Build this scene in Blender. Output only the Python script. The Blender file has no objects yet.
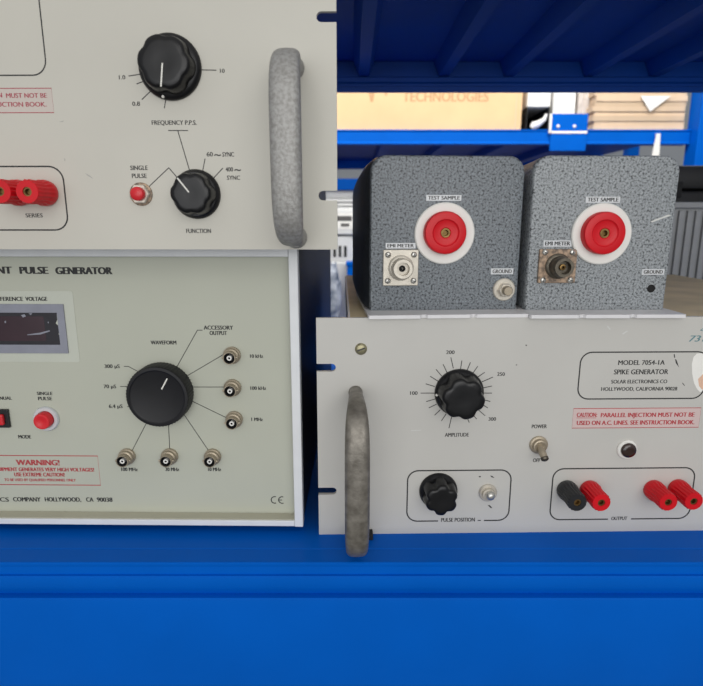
import bpy, bmesh, math, random
from mathutils import Vector, Matrix, noise
random.seed(7)
C = bpy.context.scene.collection
R = math.radians
MM = 0.001

# ------------------------------------------------------------------ camera measurements
F = 540.0; CX = 351.5; CY = 333.0; PITCH = R(12.0)
CAM = Vector((0, 0, 1.25))          # the shelf deck lies at z = 1.0
def ray(px, py):
    xc = (px - CX) / F; yc = (CY - py) / F
    return Vector((xc, math.cos(PITCH) + yc * math.sin(PITCH), -math.sin(PITCH) + yc * math.cos(PITCH)))
def at(px, py, Y):
    d = ray(px, py); return CAM + d * (Y / d.y)

# ------------------------------------------------------------------ materials
def lin(c):
    out = []
    for v in c:
        v /= 255.0
        out.append(v / 12.92 if v <= 0.04045 else ((v + 0.055) / 1.055) ** 2.4)
    return out
def mat(name, rgb, rough=0.5, metal=0.0, var=0.08, scale=60, bump=0.0, bscale=300, dark=None, thresh=None, coat=0, spec=0.5, emit=0, alpha=1, trans=0):
    m = bpy.data.materials.new(name); m.use_nodes = True
    nt = m.node_tree; b = nt.nodes['Principled BSDF']
    tc = nt.nodes.new('ShaderNodeTexCoord')
    nz = nt.nodes.new('ShaderNodeTexNoise'); nz.inputs['Scale'].default_value = scale
    nz.inputs['Detail'].default_value = 5
    nt.links.new(tc.outputs['Object'], nz.inputs['Vector'])
    cr = nt.nodes.new('ShaderNodeValToRGB')
    base = lin(rgb)
    lo = [v * (1 - var) for v in base] if dark is None else lin(dark)
    hi = [min(1, v * (1 + var)) for v in base] if dark is None else base
    cr.color_ramp.elements[0].color = (*lo, 1); cr.color_ramp.elements[1].color = (*hi, 1)
    a, c = thresh or (0.3, 0.7)
    cr.color_ramp.elements[0].position = a; cr.color_ramp.elements[1].position = c
    nt.links.new(nz.outputs['Fac'], cr.inputs['Fac'])
    nt.links.new(cr.outputs['Color'], b.inputs['Base Color'])
    b.inputs['Roughness'].default_value = rough; b.inputs['Metallic'].default_value = metal
    b.inputs['Specular IOR Level'].default_value = spec
    b.inputs['Coat Weight'].default_value = coat
    b.inputs['Transmission Weight'].default_value = trans
    if bump:
        n2 = nt.nodes.new('ShaderNodeTexNoise'); n2.inputs['Scale'].default_value = bscale; n2.inputs['Detail'].default_value = 4
        nt.links.new(tc.outputs['Object'], n2.inputs['Vector'])
        bp = nt.nodes.new('ShaderNodeBump'); bp.inputs['Strength'].default_value = bump; bp.inputs['Distance'].default_value = 0.001
        nt.links.new(n2.outputs['Fac'], bp.inputs['Height']); nt.links.new(bp.outputs['Normal'], b.inputs['Normal'])
    return m
def speckle(name, base, dark, light, rough=0.42):
    m = bpy.data.materials.new(name); m.use_nodes = True
    nt = m.node_tree; b = nt.nodes['Principled BSDF']
    tc = nt.nodes.new('ShaderNodeTexCoord')
    n1 = nt.nodes.new('ShaderNodeTexNoise'); n1.inputs['Scale'].default_value = 600; n1.inputs['Detail'].default_value = 2.5
    n2 = nt.nodes.new('ShaderNodeTexNoise'); n2.inputs['Scale'].default_value = 1500; n2.inputs['Detail'].default_value = 2
    for n in (n1, n2): nt.links.new(tc.outputs['Object'], n.inputs['Vector'])
    r1 = nt.nodes.new('ShaderNodeValToRGB'); r2 = nt.nodes.new('ShaderNodeValToRGB')
    e = r1.color_ramp.elements
    e[0].position = .34; e[0].color = (*lin(dark), 1); e[1].position = .46; e[1].color = (*lin(base), 1)
    x = e.new(.70); x.color = (*lin(light), 1)
    r2.color_ramp.elements[0].position = .36; r2.color_ramp.elements[0].color = (.45, .45, .45, 1)
    r2.color_ramp.elements[1].position = .55; r2.color_ramp.elements[1].color = (1, 1, 1, 1)
    nt.links.new(n1.outputs['Fac'], r1.inputs['Fac']); nt.links.new(n2.outputs['Fac'], r2.inputs['Fac'])
    mx = nt.nodes.new('ShaderNodeMix'); mx.data_type = 'RGBA'; mx.blend_type = 'MULTIPLY'; mx.inputs[0].default_value = .8
    nt.links.new(r1.outputs['Color'], mx.inputs[6]); nt.links.new(r2.outputs['Color'], mx.inputs[7])
    nt.links.new(mx.outputs[2], b.inputs['Base Color'])
    b.inputs['Roughness'].default_value = rough
    bp = nt.nodes.new('ShaderNodeBump'); bp.inputs['Strength'].default_value = .25; bp.inputs['Distance'].default_value = .0006
    nt.links.new(n1.outputs['Fac'], bp.inputs['Height']); nt.links.new(bp.outputs['Normal'], b.inputs['Normal'])
    return m

M = {}
M['panel_upper'] = mat('warm grey panel paint', (198, 195, 184), .45, var=.025, scale=14)
M['panel_lower'] = mat('greenish grey panel paint', (184, 186, 171), .5, var=.02, scale=14)
M['panel_right'] = mat('light grey panel paint', (194, 192, 186), .42, var=.03, scale=16)
M['frame_white'] = mat('white frame paint', (222, 224, 226), .4, var=.03)
M['frame_inner'] = mat('cream frame paint', (186, 183, 165), .5, var=.03)
M['cabinet_black'] = mat('black cabinet vinyl', (34, 33, 34), .45, var=.25, scale=40, bump=.3, bscale=900)
M['chassis'] = mat('dull chassis metal', (120, 118, 112), .5, .5, var=.1)
M['top_cover'] = mat('tan stained cover', (214, 196, 160), .6, var=.16, scale=22)
M['ink'] = mat('black print', (40, 40, 40), .6, var=.1)
M['ink_grey'] = mat('worn grey print', (84, 82, 80), .6, var=.1)
M['ink_red'] = mat('red print', (176, 50, 58), .6, var=.08)
M['ink_crimson'] = mat('dull red print', (166, 70, 82), .6, var=.08)
M['pink'] = mat('pale pink print', (208, 186, 182), .5, var=.03)
M['pink_faint'] = mat('faint pink print', (200, 190, 181), .5, var=.03)
M['knob'] = mat('black bakelite', (15, 15, 17), .3, var=.2, spec=.35)
M['knob_matt'] = mat('matt black knob', (22, 22, 25), .45, var=.15, spec=.35)
M['white_mark'] = mat('white mark', (226, 224, 216), .5, var=.03)
M['cast'] = mat('worn cast aluminium', (164, 163, 160), .5, .35, dark=(140, 138, 134), thresh=(.33, .62), scale=520, bump=.3, bscale=900)
M['cast_dark'] = mat('grimy cast aluminium', (142, 137, 128), .42, .5, dark=(104, 99, 91), thresh=(.3, .7), scale=170, bump=.2, bscale=700)
M['red'] = mat('red plastic', (206, 16, 30), .36, var=.06, spec=.3)
M['red_button'] = mat('red button plastic', (212, 34, 44), .35, var=.05)
M['post_black'] = mat('black plastic post', (26, 27, 30), .38, var=.15)
M['brass'] = mat('tarnished brass', (120, 96, 58), .4, .85, var=.3, scale=300)
M['nickel'] = mat('dull nickel', (200, 193, 180), .38, .45, var=.12, scale=200)
M['rusty'] = mat('rusted nickel', (178, 152, 128), .5, .35, dark=(110, 96, 84), thresh=(.36, .62), scale=330, bump=.4)
M['barrel_dark'] = mat('tarnished barrel', (96, 90, 80), .4, .8, var=.3, scale=250)
M['steel'] = mat('bright steel', (200, 198, 192), .3, .85, var=.08, scale=200)
M['screw'] = mat('yellowed screw', (160, 154, 124), .4, .8, var=.15, scale=300)
M['bnc'] = mat('beige nickel', (168, 156, 136), .4, .5, var=.12, scale=200)
M['dark_hole'] = mat('dark inside', (12, 11, 11), .8, var=.2)
M['white_plastic'] = mat('white plastic', (232, 230, 224), .4, var=.03)
M['bezel'] = mat('blue grey bezel', (138, 140, 152), .45, var=.08, scale=70)
M['sticker_clear'] = mat('pale overlay', (192, 195, 182), .3, var=.02)
M['display'] = mat('dark plum display window', (58, 38, 46), .22, var=.18, scale=30)
M['display_edge'] = mat('dark tape edge', (30, 28, 36), .5, var=.3, scale=120)
M['rocker_black'] = mat('black rocker frame', (22, 24, 26), .4, var=.1)
M['lens'] = mat('dark brown lens', (44, 26, 20), .2, var=.3, scale=200, coat=.5)
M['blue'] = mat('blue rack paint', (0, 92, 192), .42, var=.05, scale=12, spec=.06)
M['blue_shade'] = mat('shaded blue rack paint', (2, 68, 158), .45, var=.06, scale=12, spec=.25)  # same rack blue darkened, shade under the shelves put into the colour
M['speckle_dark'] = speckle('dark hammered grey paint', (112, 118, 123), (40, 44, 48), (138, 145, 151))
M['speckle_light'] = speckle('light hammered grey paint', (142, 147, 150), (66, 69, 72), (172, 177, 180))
M['plate'] = mat('bare grey plate', (222, 221, 222), .45, .05, var=.05, scale=50)
M['tape'] = mat('silver label tape', (206, 208, 210), .35, .1, var=.03)
M['carton'] = mat('tan cardboard', (226, 188, 142), .8, var=.05, scale=10)
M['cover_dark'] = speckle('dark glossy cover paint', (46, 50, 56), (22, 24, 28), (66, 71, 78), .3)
M['carton_flat'] = mat('pale flattened cardboard', (214, 190, 164), .85, var=.12, scale=14)
M['paper'] = mat('white paper', (236, 234, 228), .7, var=.03)
M['crate'] = mat('grey ribbed plastic', (140, 142, 144), .5, var=.06)
M['black_case'] = mat('black case', (24, 25, 27), .55, var=.15)
M['machine'] = mat('white instrument housing', (214, 214, 212), .4, var=.04)
M['foil'] = mat('crumpled clear grey plastic', (204, 210, 220), .22, .15, dark=(96, 108, 128), thresh=(.36, .6), scale=22, spec=.9)  # highlights and shade of the crumples are mixed into the colour
M['rubber'] = mat('black rubber', (18, 18, 19), .7, var=.2)
M['pencil'] = mat('teal pencil', (96, 134, 140), .7, var=.1)
M['floor'] = mat('grey concrete', (120, 120, 118), .7, var=.1, scale=3)
M['wall'] = mat('pale wall paint', (170, 174, 178), .8, var=.03, scale=2)
M['wood'] = mat('peach sticker patch', (226, 186, 160), .6, var=.05)
M['smudge'] = mat('grey smudge', (168, 167, 161), .5, var=.06, scale=80)
M['scratch'] = mat('pale scratch', (206, 206, 202), .5, var=.05)
M['chip'] = mat('dark speck', (70, 68, 64), .6, var=.2)

# ------------------------------------------------------------------ mesh helpers (all in millimetres, local to their thing)
def new(): return bmesh.new()
def box(bm, x0, x1, y0, y1, z0, z1, bev=0, seg=2):
    r = bmesh.ops.create_cube(bm, size=1)
    vs = r['verts']
    for v in vs:
        v.co = Vector((x0 + (v.co.x + .5) * (x1 - x0), y0 + (v.co.y + .5) * (y1 - y0), z0 + (v.co.z + .5) * (z1 - z0)))
    if bev:
        es = list({e for v in vs for e in v.link_edges})
        bmesh.ops.bevel(bm, geom=es, offset=bev, segments=seg, affect='EDGES', profile=.5)
def prism(bm, pts, y0, y1):
    """outline in (x, z), extruded along y"""
    a = [bm.verts.new((x, y0, z)) for x, z in pts]; b = [bm.verts.new((x, y1, z)) for x, z in pts]
    n = len(pts)
    bm.faces.new(a); bm.faces.new(b[::-1])
    for i in range(n): bm.faces.new((a[i], b[i], b[(i + 1) % n], a[(i + 1) % n]))
def prism_axis(bm, pts, t0, t1, f):
    a = [bm.verts.new(f(p, t0)) for p in pts]; b = [bm.verts.new(f(p, t1)) for p in pts]
    n = len(pts)
    bm.faces.new(a); bm.faces.new(b[::-1])
    for i in range(n): bm.faces.new((a[i], b[i], b[(i + 1) % n], a[(i + 1) % n]))
def lathe(bm, prof, cx, cz, cy=0, seg=40, lobes=None):
    """profile of (radius, protrusion toward -y); lobes=(count, amplitude list per ring, phase)"""
    rings = []
    for k, (r, p) in enumerate(prof):
        if r < 1e-6:
            rings.append([bm.verts.new((cx, cy - p, cz))]); continue
        ring = []
        for i in range(seg):
            t = 2 * math.pi * i / seg
            rr = r
            if lobes: rr = r * (1 + lobes[1][k] * lobes[3](lobes[0] * t + lobes[2]))
            ring.append(bm.verts.new((cx + rr * math.cos(t), cy - p, cz + rr * math.sin(t))))
        rings.append(ring)
    for a, b in zip(rings, rings[1:]):
        if len(a) == 1 and len(b) == 1: continue
        for i in range(seg):
            j = (i + 1) % seg
            if len(a) == 1: bm.faces.new((a[0], b[i], b[j]))
            elif len(b) == 1: bm.faces.new((a[i], a[j], b[0]))
            else: bm.faces.new((a[i], a[j], b[j], b[i]))
def tube(bm, pts, r, seg=10, squash=None):
    """round bar along points; r a number or list"""
    pts = [Vector(p) for p in pts]; rings = []
    for i, p in enumerate(pts):
        t = (pts[min(i + 1, len(pts) - 1)] - pts[max(i - 1, 0)]).normalized()
        up = Vector((1, 0, 0)) if abs(t.x) < .9 else Vector((0, 0, 1))
        s = (up - t * up.dot(t)).normalized(); u = t.cross(s)
        rr = r[i] if isinstance(r, (list, tuple)) else r
        rings.append([bm.verts.new(p + s * rr * math.cos(2 * math.pi * k / seg) + u * rr * math.sin(2 * math.pi * k / seg)) for k in range(seg)])
    for a, b in zip(rings, rings[1:]):
        for k in range(seg): bm.faces.new((a[k], a[(k + 1) % seg], b[(k + 1) % seg], b[k]))
    bm.faces.new(rings[0][::-1]); bm.faces.new(rings[-1])
def build(name, bm, m, parent=None, smooth=None, label=None, loc=None):
    bmesh.ops.recalc_face_normals(bm, faces=bm.faces[:])
    for v in bm.verts: v.co *= MM
    me = bpy.data.meshes.new(name); bm.to_mesh(me); bm.free()
    me.materials.append(M[m] if isinstance(m, str) else m)
    if smooth is not None:
        me.polygons.foreach_set('use_smooth', [True] * len(me.polygons))
        me.set_sharp_from_angle(angle=R(smooth))
    o = bpy.data.objects.new(name, me); C.objects.link(o)
    if parent: o.parent = parent
    if label: o['label'] = label
    if loc: o.location = loc
    return o
def tag(o, label, cat, group=None):
    o['label'] = label; o['category'] = cat
    if group: o['group'] = group
    return o
def thing(name, label, cat, loc, rz=0, group=None):
    o = bpy.data.objects.new(name, None); C.objects.link(o); o.location = loc; o.rotation_euler = (0, 0, rz)
    o.empty_display_size = .02
    return tag(o, label, cat, group)

# ------------------------------------------------------------------ a plane of a thing, measured from the photograph
class Plane:
    """front plane of a thing: local (x, z) in mm from a photograph point"""
    def __init__(s, root, yaw, off=0.0):
        s.root = Vector(root); s.yaw = yaw; s.off = off
        s.n = Vector((math.sin(yaw), -math.cos(yaw), 0)); s.ux = Vector((math.cos(yaw), math.sin(yaw), 0))
        s.o = s.root - s.n * (off * MM)
    def __call__(s, px, py):
        d = ray(px, py); t = (s.o - CAM).dot(s.n) / d.dot(s.n)
        q = CAM + d * t - s.root
        return q.dot(s.ux) / MM, q.z / MM
    def size(s, px, py, n):
        a = s(px, py); b = s(px + n, py); return b[0] - a[0]
def seg_line(bm, a, b, w, y):
    a = Vector(a); b = Vector(b); d = (b - a)
    if d.length < 1e-6: return
    d.normalize(); n = Vector((-d.y, d.x)) * w / 2; a = a - d * w * .3; b = b + d * w * .3
    prism(bm, [tuple(a + n), tuple(b + n), tuple(b - n), tuple(a - n)], y - .08, y + .02)
def path_line(bm, pts, w, y):
    for a, b in zip(pts, pts[1:]): seg_line(bm, a, b, w, y)
def band(bm, pts, w, y, closed=True):
    """line of constant width along an outline"""
    n = len(pts); P = [Vector(p) for p in pts]; L = []; Rr = []
    for i in range(n):
        a = P[i - 1] if (closed or i > 0) else P[i]; b = P[(i + 1) % n] if (closed or i < n - 1) else P[i]
        d = (b - a).normalized(); nn = Vector((-d.y, d.x)) * w / 2
        L.append(P[i] + nn); Rr.append(P[i] - nn)
    for i in range(n if closed else n - 1):
        j = (i + 1) % n
        prism(bm, [tuple(L[i]), tuple(L[j]), tuple(Rr[j]), tuple(Rr[i])], y - .08, y + .02)
def rrect(x0, x1, z0, z1, r, seg=7):
    pts = []
    for cx, cz, a in ((x1 - r, z1 - r, 0), (x0 + r, z1 - r, 90), (x0 + r, z0 + r, 180), (x1 - r, z0 + r, 270)):
        for i in range(seg + 1):
            t = R(a + 90 * i / seg); pts.append((cx + r * math.cos(t), cz + r * math.sin(t)))
    return pts

_glyphs = {}
def glyph_mesh(s, bold):
    k = (s, bold)
    if k not in _glyphs:
        cu = bpy.data.curves.new('t', 'FONT'); cu.body = s; cu.size = 1; cu.offset = bold; cu.resolution_u = 3
        o = bpy.data.objects.new('t', cu); C.objects.link(o)
        bpy.context.view_layer.update()
        me = bpy.data.meshes.new_from_object(o.evaluated_get(bpy.context.evaluated_depsgraph_get()))
        vs = [v.co.copy() for v in me.vertices]; fs = [tuple(p.vertices) for p in me.polygons]
        bpy.data.objects.remove(o); bpy.data.curves.remove(cu); bpy.data.meshes.remove(me)
        _glyphs[k] = (vs, fs)
    return _glyphs[k]
CAP = [None]
def put_text(bm, s, x0, x1, z0, cap, y, bold=0.0, shear=0.0):
    w = cap * (.042 + bold * 2.2)
    for k, dx in enumerate((-w, w) if w < .45 else (-w, 0, w)):
        one_text(bm, s, x0 + w + dx, x1 - w + dx, z0, cap, y - .02 * k, shear)
def one_text(bm, s, x0, x1, z0, cap, y, shear):
    if CAP[0] is None:
        CAP[0] = max(v.y for v in glyph_mesh('H', 0)[0])
    vs, fs = glyph_mesh(s, 0)
    a = min(v.x for v in vs); b = max(v.x for v in vs)
    kx = (x1 - x0) / (b - a); kz = cap / CAP[0]
    nv = [bm.verts.new((x0 + (v.x - a) * kx + v.y * kz * shear, y - .07, z0 + v.y * kz)) for v in vs]
    for f in fs:
        try: bm.faces.new([nv[i] for i in f])
        except ValueError: pass
class Print:
    """lettering laid on a plane from photograph measurements"""
    def __init__(s, pl, parent=None, ink=None): s.pl = pl; s.bm = new(); s.y = pl.off; s.parent = parent; s.ink = ink
    def t(s, text, x0, x1, yb, cap, bold=0.0, shear=0.0):
        a = s.pl(x0, yb); b = s.pl(x1, yb); c = s.pl(x0, yb - cap)
        if s.parent:
            bm = new(); put_text(bm, text, a[0], b[0], (a[1] + b[1]) / 2, c[1] - a[1], s.y, bold, shear)
            return build('legend', bm, s.ink, s.parent, None, 'printed legend ' + text)
        put_text(s.bm, text, a[0], b[0], (a[1] + b[1]) / 2, c[1] - a[1], s.y, bold, shear)
    def l(s, *pts, w=.5): path_line(s.bm, [s.pl(*p) for p in pts], w, s.y)
    def ln(s, *pts, w=.55, name='leader_line'):
        bm = new(); path_line(bm, [s.pl(*p) for p in pts], w, s.y); return build(name, bm, s.ink, s.parent)
    def frame(s, pts, w, closed=True, name='panel_outline'):
        bm = new(); band(bm, pts, w, s.y, closed); return build(name, bm, s.ink, s.parent)
    def mark(s, *pts, name='print_speck'):
        bm = new(); prism(bm, [s.pl(*p) for p in pts], s.y - .06, s.y + .02); return build(name, bm, s.ink, s.parent)
    def poly(s, *pts): prism(s.bm, [s.pl(*p) for p in pts], s.y - .06, s.y + .02)

# ------------------------------------------------------------------ controls (parts of instruments)
def flute(t): return 1 - 2 * (.5 - .5 * math.cos(t)) ** 2.2
def lobed_knob(root, pl, px, py, r_skirt, r_body, h, lobes, phase, line=None, dot=None, amp=.10, name='control_knob'):
    x, z = pl(px, py); y = pl.off
    bm = new()
    lathe(bm, [(0, 0), (r_skirt, 0), (r_skirt, 1.6), (r_skirt - .5, 2.6), (r_body * 1.08, 4.2), (0, 4.2)], x, z, y, 56)
    k = build(name, bm, 'knob', root, 40)
    bm = new()
    prof = [(0, 3.6), (r_body * 1.04, 3.6), (r_body * 1.02, 7), (r_body * .98, h - 2.5), (r_body * .94, h - .9), (r_body * .86, h - .2), (r_body * .7, h), (r_body * .3, h - .35), (0, h - .4)]
    am = [0, amp * 1.1, amp * 1.1, amp, amp, amp * .8, amp * .3, 0, 0]
    lathe(bm, prof, x, z, y, 96, (lobes, am, phase, flute))
    build('fluted_grip', bm, 'knob', k, 50)
    if line is not None:
        bm = new(); c, s = math.cos(line), math.sin(line)
        path_line(bm, [(x + c * r_body * .08, z + s * r_body * .08), (x + c * r_body * .9, z + s * r_body * .9)], .9, y - h + .05)
        build('pointer_line', bm, 'white_mark', k, label='white pointer line')
    if dot is not None:
        bm = new(); c, s = math.cos(dot), math.sin(dot); rr = (r_skirt + r_body * 1.08) / 2
        lathe(bm, [(1.0, 3.2), (.8, 3.9), (0, 4.0)], x + c * rr, z + s * rr, y, 14)
        build('index_dot', bm, 'white_mark', k, label='white index dot')
    return k
def binding_post(root, pl, px, py, m, r=7.6, L=19, label=None):
    x, z = pl(px, py); y = pl.off
    bm = new()
    prof = [(0, 0), (r, 0), (r * 1.04, 1.5), (r * 1.04, 4), (r * .98, 6.5), (r * .88, 9), (r * .92, L - 1), (r * .86, L), (r * .36, L), (r * .34, L - 4), (0, L - 4)]
    am = [0, 0, 0, .02, .045, .05, .05, 0, 0, 0, 0]
    lathe(bm, prof, x, z, y, 72, (18, am, 0, math.cos))
    p = build('binding_post', bm, m, root, 40, label)
    bm = new()
    lathe(bm, [(r * .36, L - 4.5), (r * .36, L - .8), (r * .24, L - .8), (r * .22, L - 3.5), (0, L - 3.6)], x, z, y, 20)
    build('socket', bm, 'brass', p, 40, 'dark brass socket')
    return p
def handle(root, x, z0, z1, reach, m, w=16.5, foot=12, fr=7.4):
    """bowed cast handle: flat oval bar rising from two feet"""
    bm = new(); n = 30; rings = []
    half = (z1 - z0) / 2; zc = (z0 + z1) / 2
    for i in range(n + 1):
        t = math.pi * i / n
        cs, sn = math.cos(t), math.sin(t)
        e = .38
        z = zc + half * math.copysign(abs(cs) ** .5, cs); yy = -reach * abs(sn) ** e if sn > 1e-6 else 0
        k = abs(sn) ** .5
        rings.append((z, yy, foot / 2 + (w / 2 - foot / 2) * k))
    verts = []
    for i, (z, yy, hw) in enumerate(rings):
        a = rings[max(0, i - 1)]; b = rings[min(n, i + 1)]
        d = Vector((b[0] - a[0], b[1] - a[1])).normalized()      # (dz, dy)
        nn = Vector((-d.y, d.x))
        th = 5.2
        ring = []
        for j in range(20):
            q = 2 * math.pi * j / 20; c, s = math.cos(q), math.sin(q)
            cx = math.copysign(abs(c) ** .62, c) * hw; ct = math.copysign(abs(s) ** .72, s) * th
            ring.append(bm.verts.new((x + cx, yy + nn.y * ct, z + nn.x * ct)))
        verts.append(ring)
    for a, b in zip(verts, verts[1:]):
        for j in range(20): bm.faces.new((a[j], a[(j + 1) % 20], b[(j + 1) % 20], b[j]))
    bm.faces.new(verts[0]); bm.faces.new(verts[-1][::-1])
    h = build('handle', bm, m, root, 60)
    for z in (z0, z1):
        bm = new(); lathe(bm, [(0, 0), (fr, 0), (fr - .2, 2), (fr - 1.2, 5), (0, 5)], x, z, 0, 28)
        build('handle_foot', bm, m, h, 40)
    return h
def screw(root, x, z, y, r, m='screw', slot=45, parent_name='panel_screw', dome=1.6):
    bm = new(); lathe(bm, [(0, 0), (r, 0), (r * .95, dome * .5), (r * .6, dome), (0, dome * 1.1)], x, z, y, 24)
    s = build(parent_name, bm, m, root, 50)
    bm = new(); c, q = math.cos(R(slot)), math.sin(R(slot))
    path_line(bm, [(x - c * r * .6, z - q * r * .6), (x + c * r * .6, z + q * r * .6)], r * .26, y - dome * 1.08)
    build('slot', bm, 'chip', s)
    return s

# ================================================================== SETTING
def struct(name, bm, m):
    o = build(name, bm, m); o['kind'] = 'structure'; return o
bm = new(); box(bm, -4000, 4000, -3500, 7000, -60, 0); struct('floor', bm, 'floor')
bm = new(); box(bm, -4000, 4000, 6800, 6900, 0, 5000); struct('wall_back', bm, 'wall')

# ================================================================== OUR RACK
rk = thing('rack_shelf', 'bright blue steel shelf carrying the three grey instruments', 'shelf', (0, 0.36, 0))
def rz(h): return 1250 - h      # height in mm from drop below the lens
bm = new()     # deck, its seams running along the front, rooted at y = 360
box(bm, -1250, 1250, 13.6, 690, 985, 1000, .8)
box(bm, -1250, 1250, -2.4, 13.4, 985, 999.7, .4)
build('shelf_deck', bm, 'blue', rk)
bm = new()     # stepped front beam
prof = [(-2.6, 999.8), (-3.4, 999.2), (-3.5, 998), (0, 991), (.4, 989.6), (-4.2, 989.4), (-5, 988.6), (-5.3, 986), (-4.9, 981), (-3.4, 976.5), (-1.6, 974), (-1.2, 972.6), (-6.4, 972.4), (-7.4, 971.4), (-7.8, 968), (-7.8, 868), (-6, 865), (30, 865), (30, 984.5), (3, 984.5)]
prism_axis(bm, prof, -1250, 1250, lambda p, t: (t, p[0], p[1]))
build('front_beam', bm, 'blue', rk, 35)
bm = new(); box(bm, -1250, 1250, 655, 690, 865, 984.5, 2); build('back_beam', bm, 'blue', rk)
# shelf above
rk = thing('rack_shelf', 'shade-darkened blue ribbed shelf overhead, seen from below', 'shelf', (0, 0.36, 0))
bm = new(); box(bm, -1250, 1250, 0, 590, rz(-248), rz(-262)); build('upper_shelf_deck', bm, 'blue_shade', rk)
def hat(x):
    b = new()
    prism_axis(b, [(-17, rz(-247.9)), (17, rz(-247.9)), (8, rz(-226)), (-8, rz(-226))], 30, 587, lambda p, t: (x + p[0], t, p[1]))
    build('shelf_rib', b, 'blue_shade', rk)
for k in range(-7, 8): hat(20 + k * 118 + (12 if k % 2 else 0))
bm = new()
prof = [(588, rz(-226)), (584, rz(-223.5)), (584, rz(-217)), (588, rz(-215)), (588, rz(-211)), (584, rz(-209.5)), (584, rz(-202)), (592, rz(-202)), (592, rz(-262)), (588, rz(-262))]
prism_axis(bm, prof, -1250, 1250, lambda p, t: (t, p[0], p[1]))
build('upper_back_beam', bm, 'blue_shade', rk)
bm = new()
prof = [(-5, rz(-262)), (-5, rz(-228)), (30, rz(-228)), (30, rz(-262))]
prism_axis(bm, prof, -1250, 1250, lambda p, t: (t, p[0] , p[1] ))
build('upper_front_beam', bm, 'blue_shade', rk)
for sx, side in ((-1, 'left'), (1, 'right')):
    u = thing('storage_rack_end', f'blue upright frame holding the {side} ends of the near shelves', 'rack', (sx * 1.272, .36, 0))
    for y in (-10, 650):
        bm = new(); box(bm, -20, 20, y, y + 45, 0, 2300, 2); build('upright', bm, 'blue', u)
    for z in (300, 1200, 2100):
        bm = new(); box(bm, -12, 12, 35, 650, z, z + 30, 1); build('cross_brace', bm, 'blue', u)

# ================================================================== SPIKE GENERATOR (right)
YW = R(1.07)
a = at(317.5, 425, 0.393)
rootR = a + Vector((math.cos(YW), math.sin(YW), 0)) * .2413; rootR.z = 1.0
sg = thing('spike_generator', 'light grey rack instrument at lower right carrying the two speckled boxes', 'instrument', rootR, YW)
PR = Plane(rootR, YW)
W = 241.3; H = 177.8
def rack_panel(z_slots, h=H, L=11.5):
    pts = []
    def slot(zc, sx):
        r = 3.0
        out = [(sx * W, zc - r), (sx * (W - L), zc - r)]
        for i in range(1, 6):
            t = R(-90 + 180 * i / 6); out.append((sx * (W - L) - sx * r * math.cos(t), zc + r * math.sin(t)))
        out += [(sx * (W - L), zc + r), (sx * W, zc + r)]
        return out
    pts = [(-W, 0), (W, 0)]
    for z in z_slots: pts += slot(z, 1)
    pts += [(W, h), (-W, h)]
    for z in reversed(z_slots): pts += slot(z, -1)[::-1]
    b = new(); prism(b, pts, 0, 3.2)
    return b
build('front_panel', rack_panel([38.1, 139.7]), 'panel_right', sg)
bm = new(); box(bm, -216, 216, 3.2, 310, .5, 172); build('chassis', bm, 'chassis', sg)
bm = new(); box(bm, -216, 216, 3.2, 312, 172.1, H - .6)
build('top_cover', bm, 'top_cover', sg, label='stained tan top cover')
bm = new(); box(bm, -217.5, -215.9, 3.3, 312, 150, H - .3); build('cover_edge', bm, 'frame_white', sg, label='pale left edge of the top cover')
# handle
hx = PR(355.5, 440)[0]
handle(sg, hx, 8, 120, 50, 'cast_dark', 17.5, 9, 5.4)
fx, fz = PR(371, 534)
bm = new(); box(bm, fx - 2.2, fx + 1.2, -9, -.05, 0, 4.5, .5); build('base_block', bm, 'rubber', sg, label='small black block behind the handle')  # small black block on the deck at the panel's lower edge
x, z = PR(361, 349); screw(sg, x, z, 0, 4.6, 'screw', 20)
# knobs
lobed_knob(sg, PR, 459.0, 392.5, 18.8, 15.4, 18, 6, R(72), dot=R(183), amp=.075, name='amplitude_knob')
lobed_knob(sg, PR, 438.2, 490.5, 15.2, 12.0, 17, 6, R(198), name='pulse_position_knob', amp=.09)
# ball switch
x, z = PR(487.6, 492.3)
bm = new(); lathe(bm, [(0, 0), (7.2, 0), (7.2, 1.4), (6.4, 2.2), (5.2, 2.2), (5.0, 5), (3.4, 5.3), (0, 5.3)], x, z, 0, 32)
k = build('toggle_switch', bm, 'nickel', sg, 40, 'short nickel switch beside the fluted knob')
bm = new(); tube(bm, [(x, -4.6, z + .6), (x + .1, -6, z + .8), (x + .3, -7.6, z + 1), (x + .4, -9.2, z + 1.2), (x + .45, -10, z + 1.2)], [2.6, 3.2, 3.7, 3.0, 1.4], 16)
build('bat_lever', bm, 'steel', k, 60)
# power toggle
x, z = PR(538.3, 444.5)
bm = new(); lathe(bm, [(0, 0), (7.2, 0), (7.2, 1.2), (6.2, 2.0), (5.4, 2.0), (5.2, 4.6), (4.2, 5), (3.2, 4.2), (0, 4.2)], x, z, 0, 32)
k = build('toggle_switch', bm, 'bnc', sg, 40, 'tarnished toggle switch marked POWER')
bm = new(); tube(bm, [(x, -3, z), (x, -5, z - .8), (x + .6, -8.6, z - 3.6), (x + 1.0, -11.2, z - 5.8)], [2.0, 2.3, 2.9, 2.7], 16)
lv = build('bat_lever', bm, 'bnc', k, 60)
bm = new(); tube(bm, [(x + 1.0, -11.2, z - 5.8), (x + 1.3, -12.6, z - 7.0), (x + 1.35, -13.2, z - 7.5)], [3.0, 2.9, 1.5], 16)
build('lever_tip', bm, 'barrel_dark', lv, 60)
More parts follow.
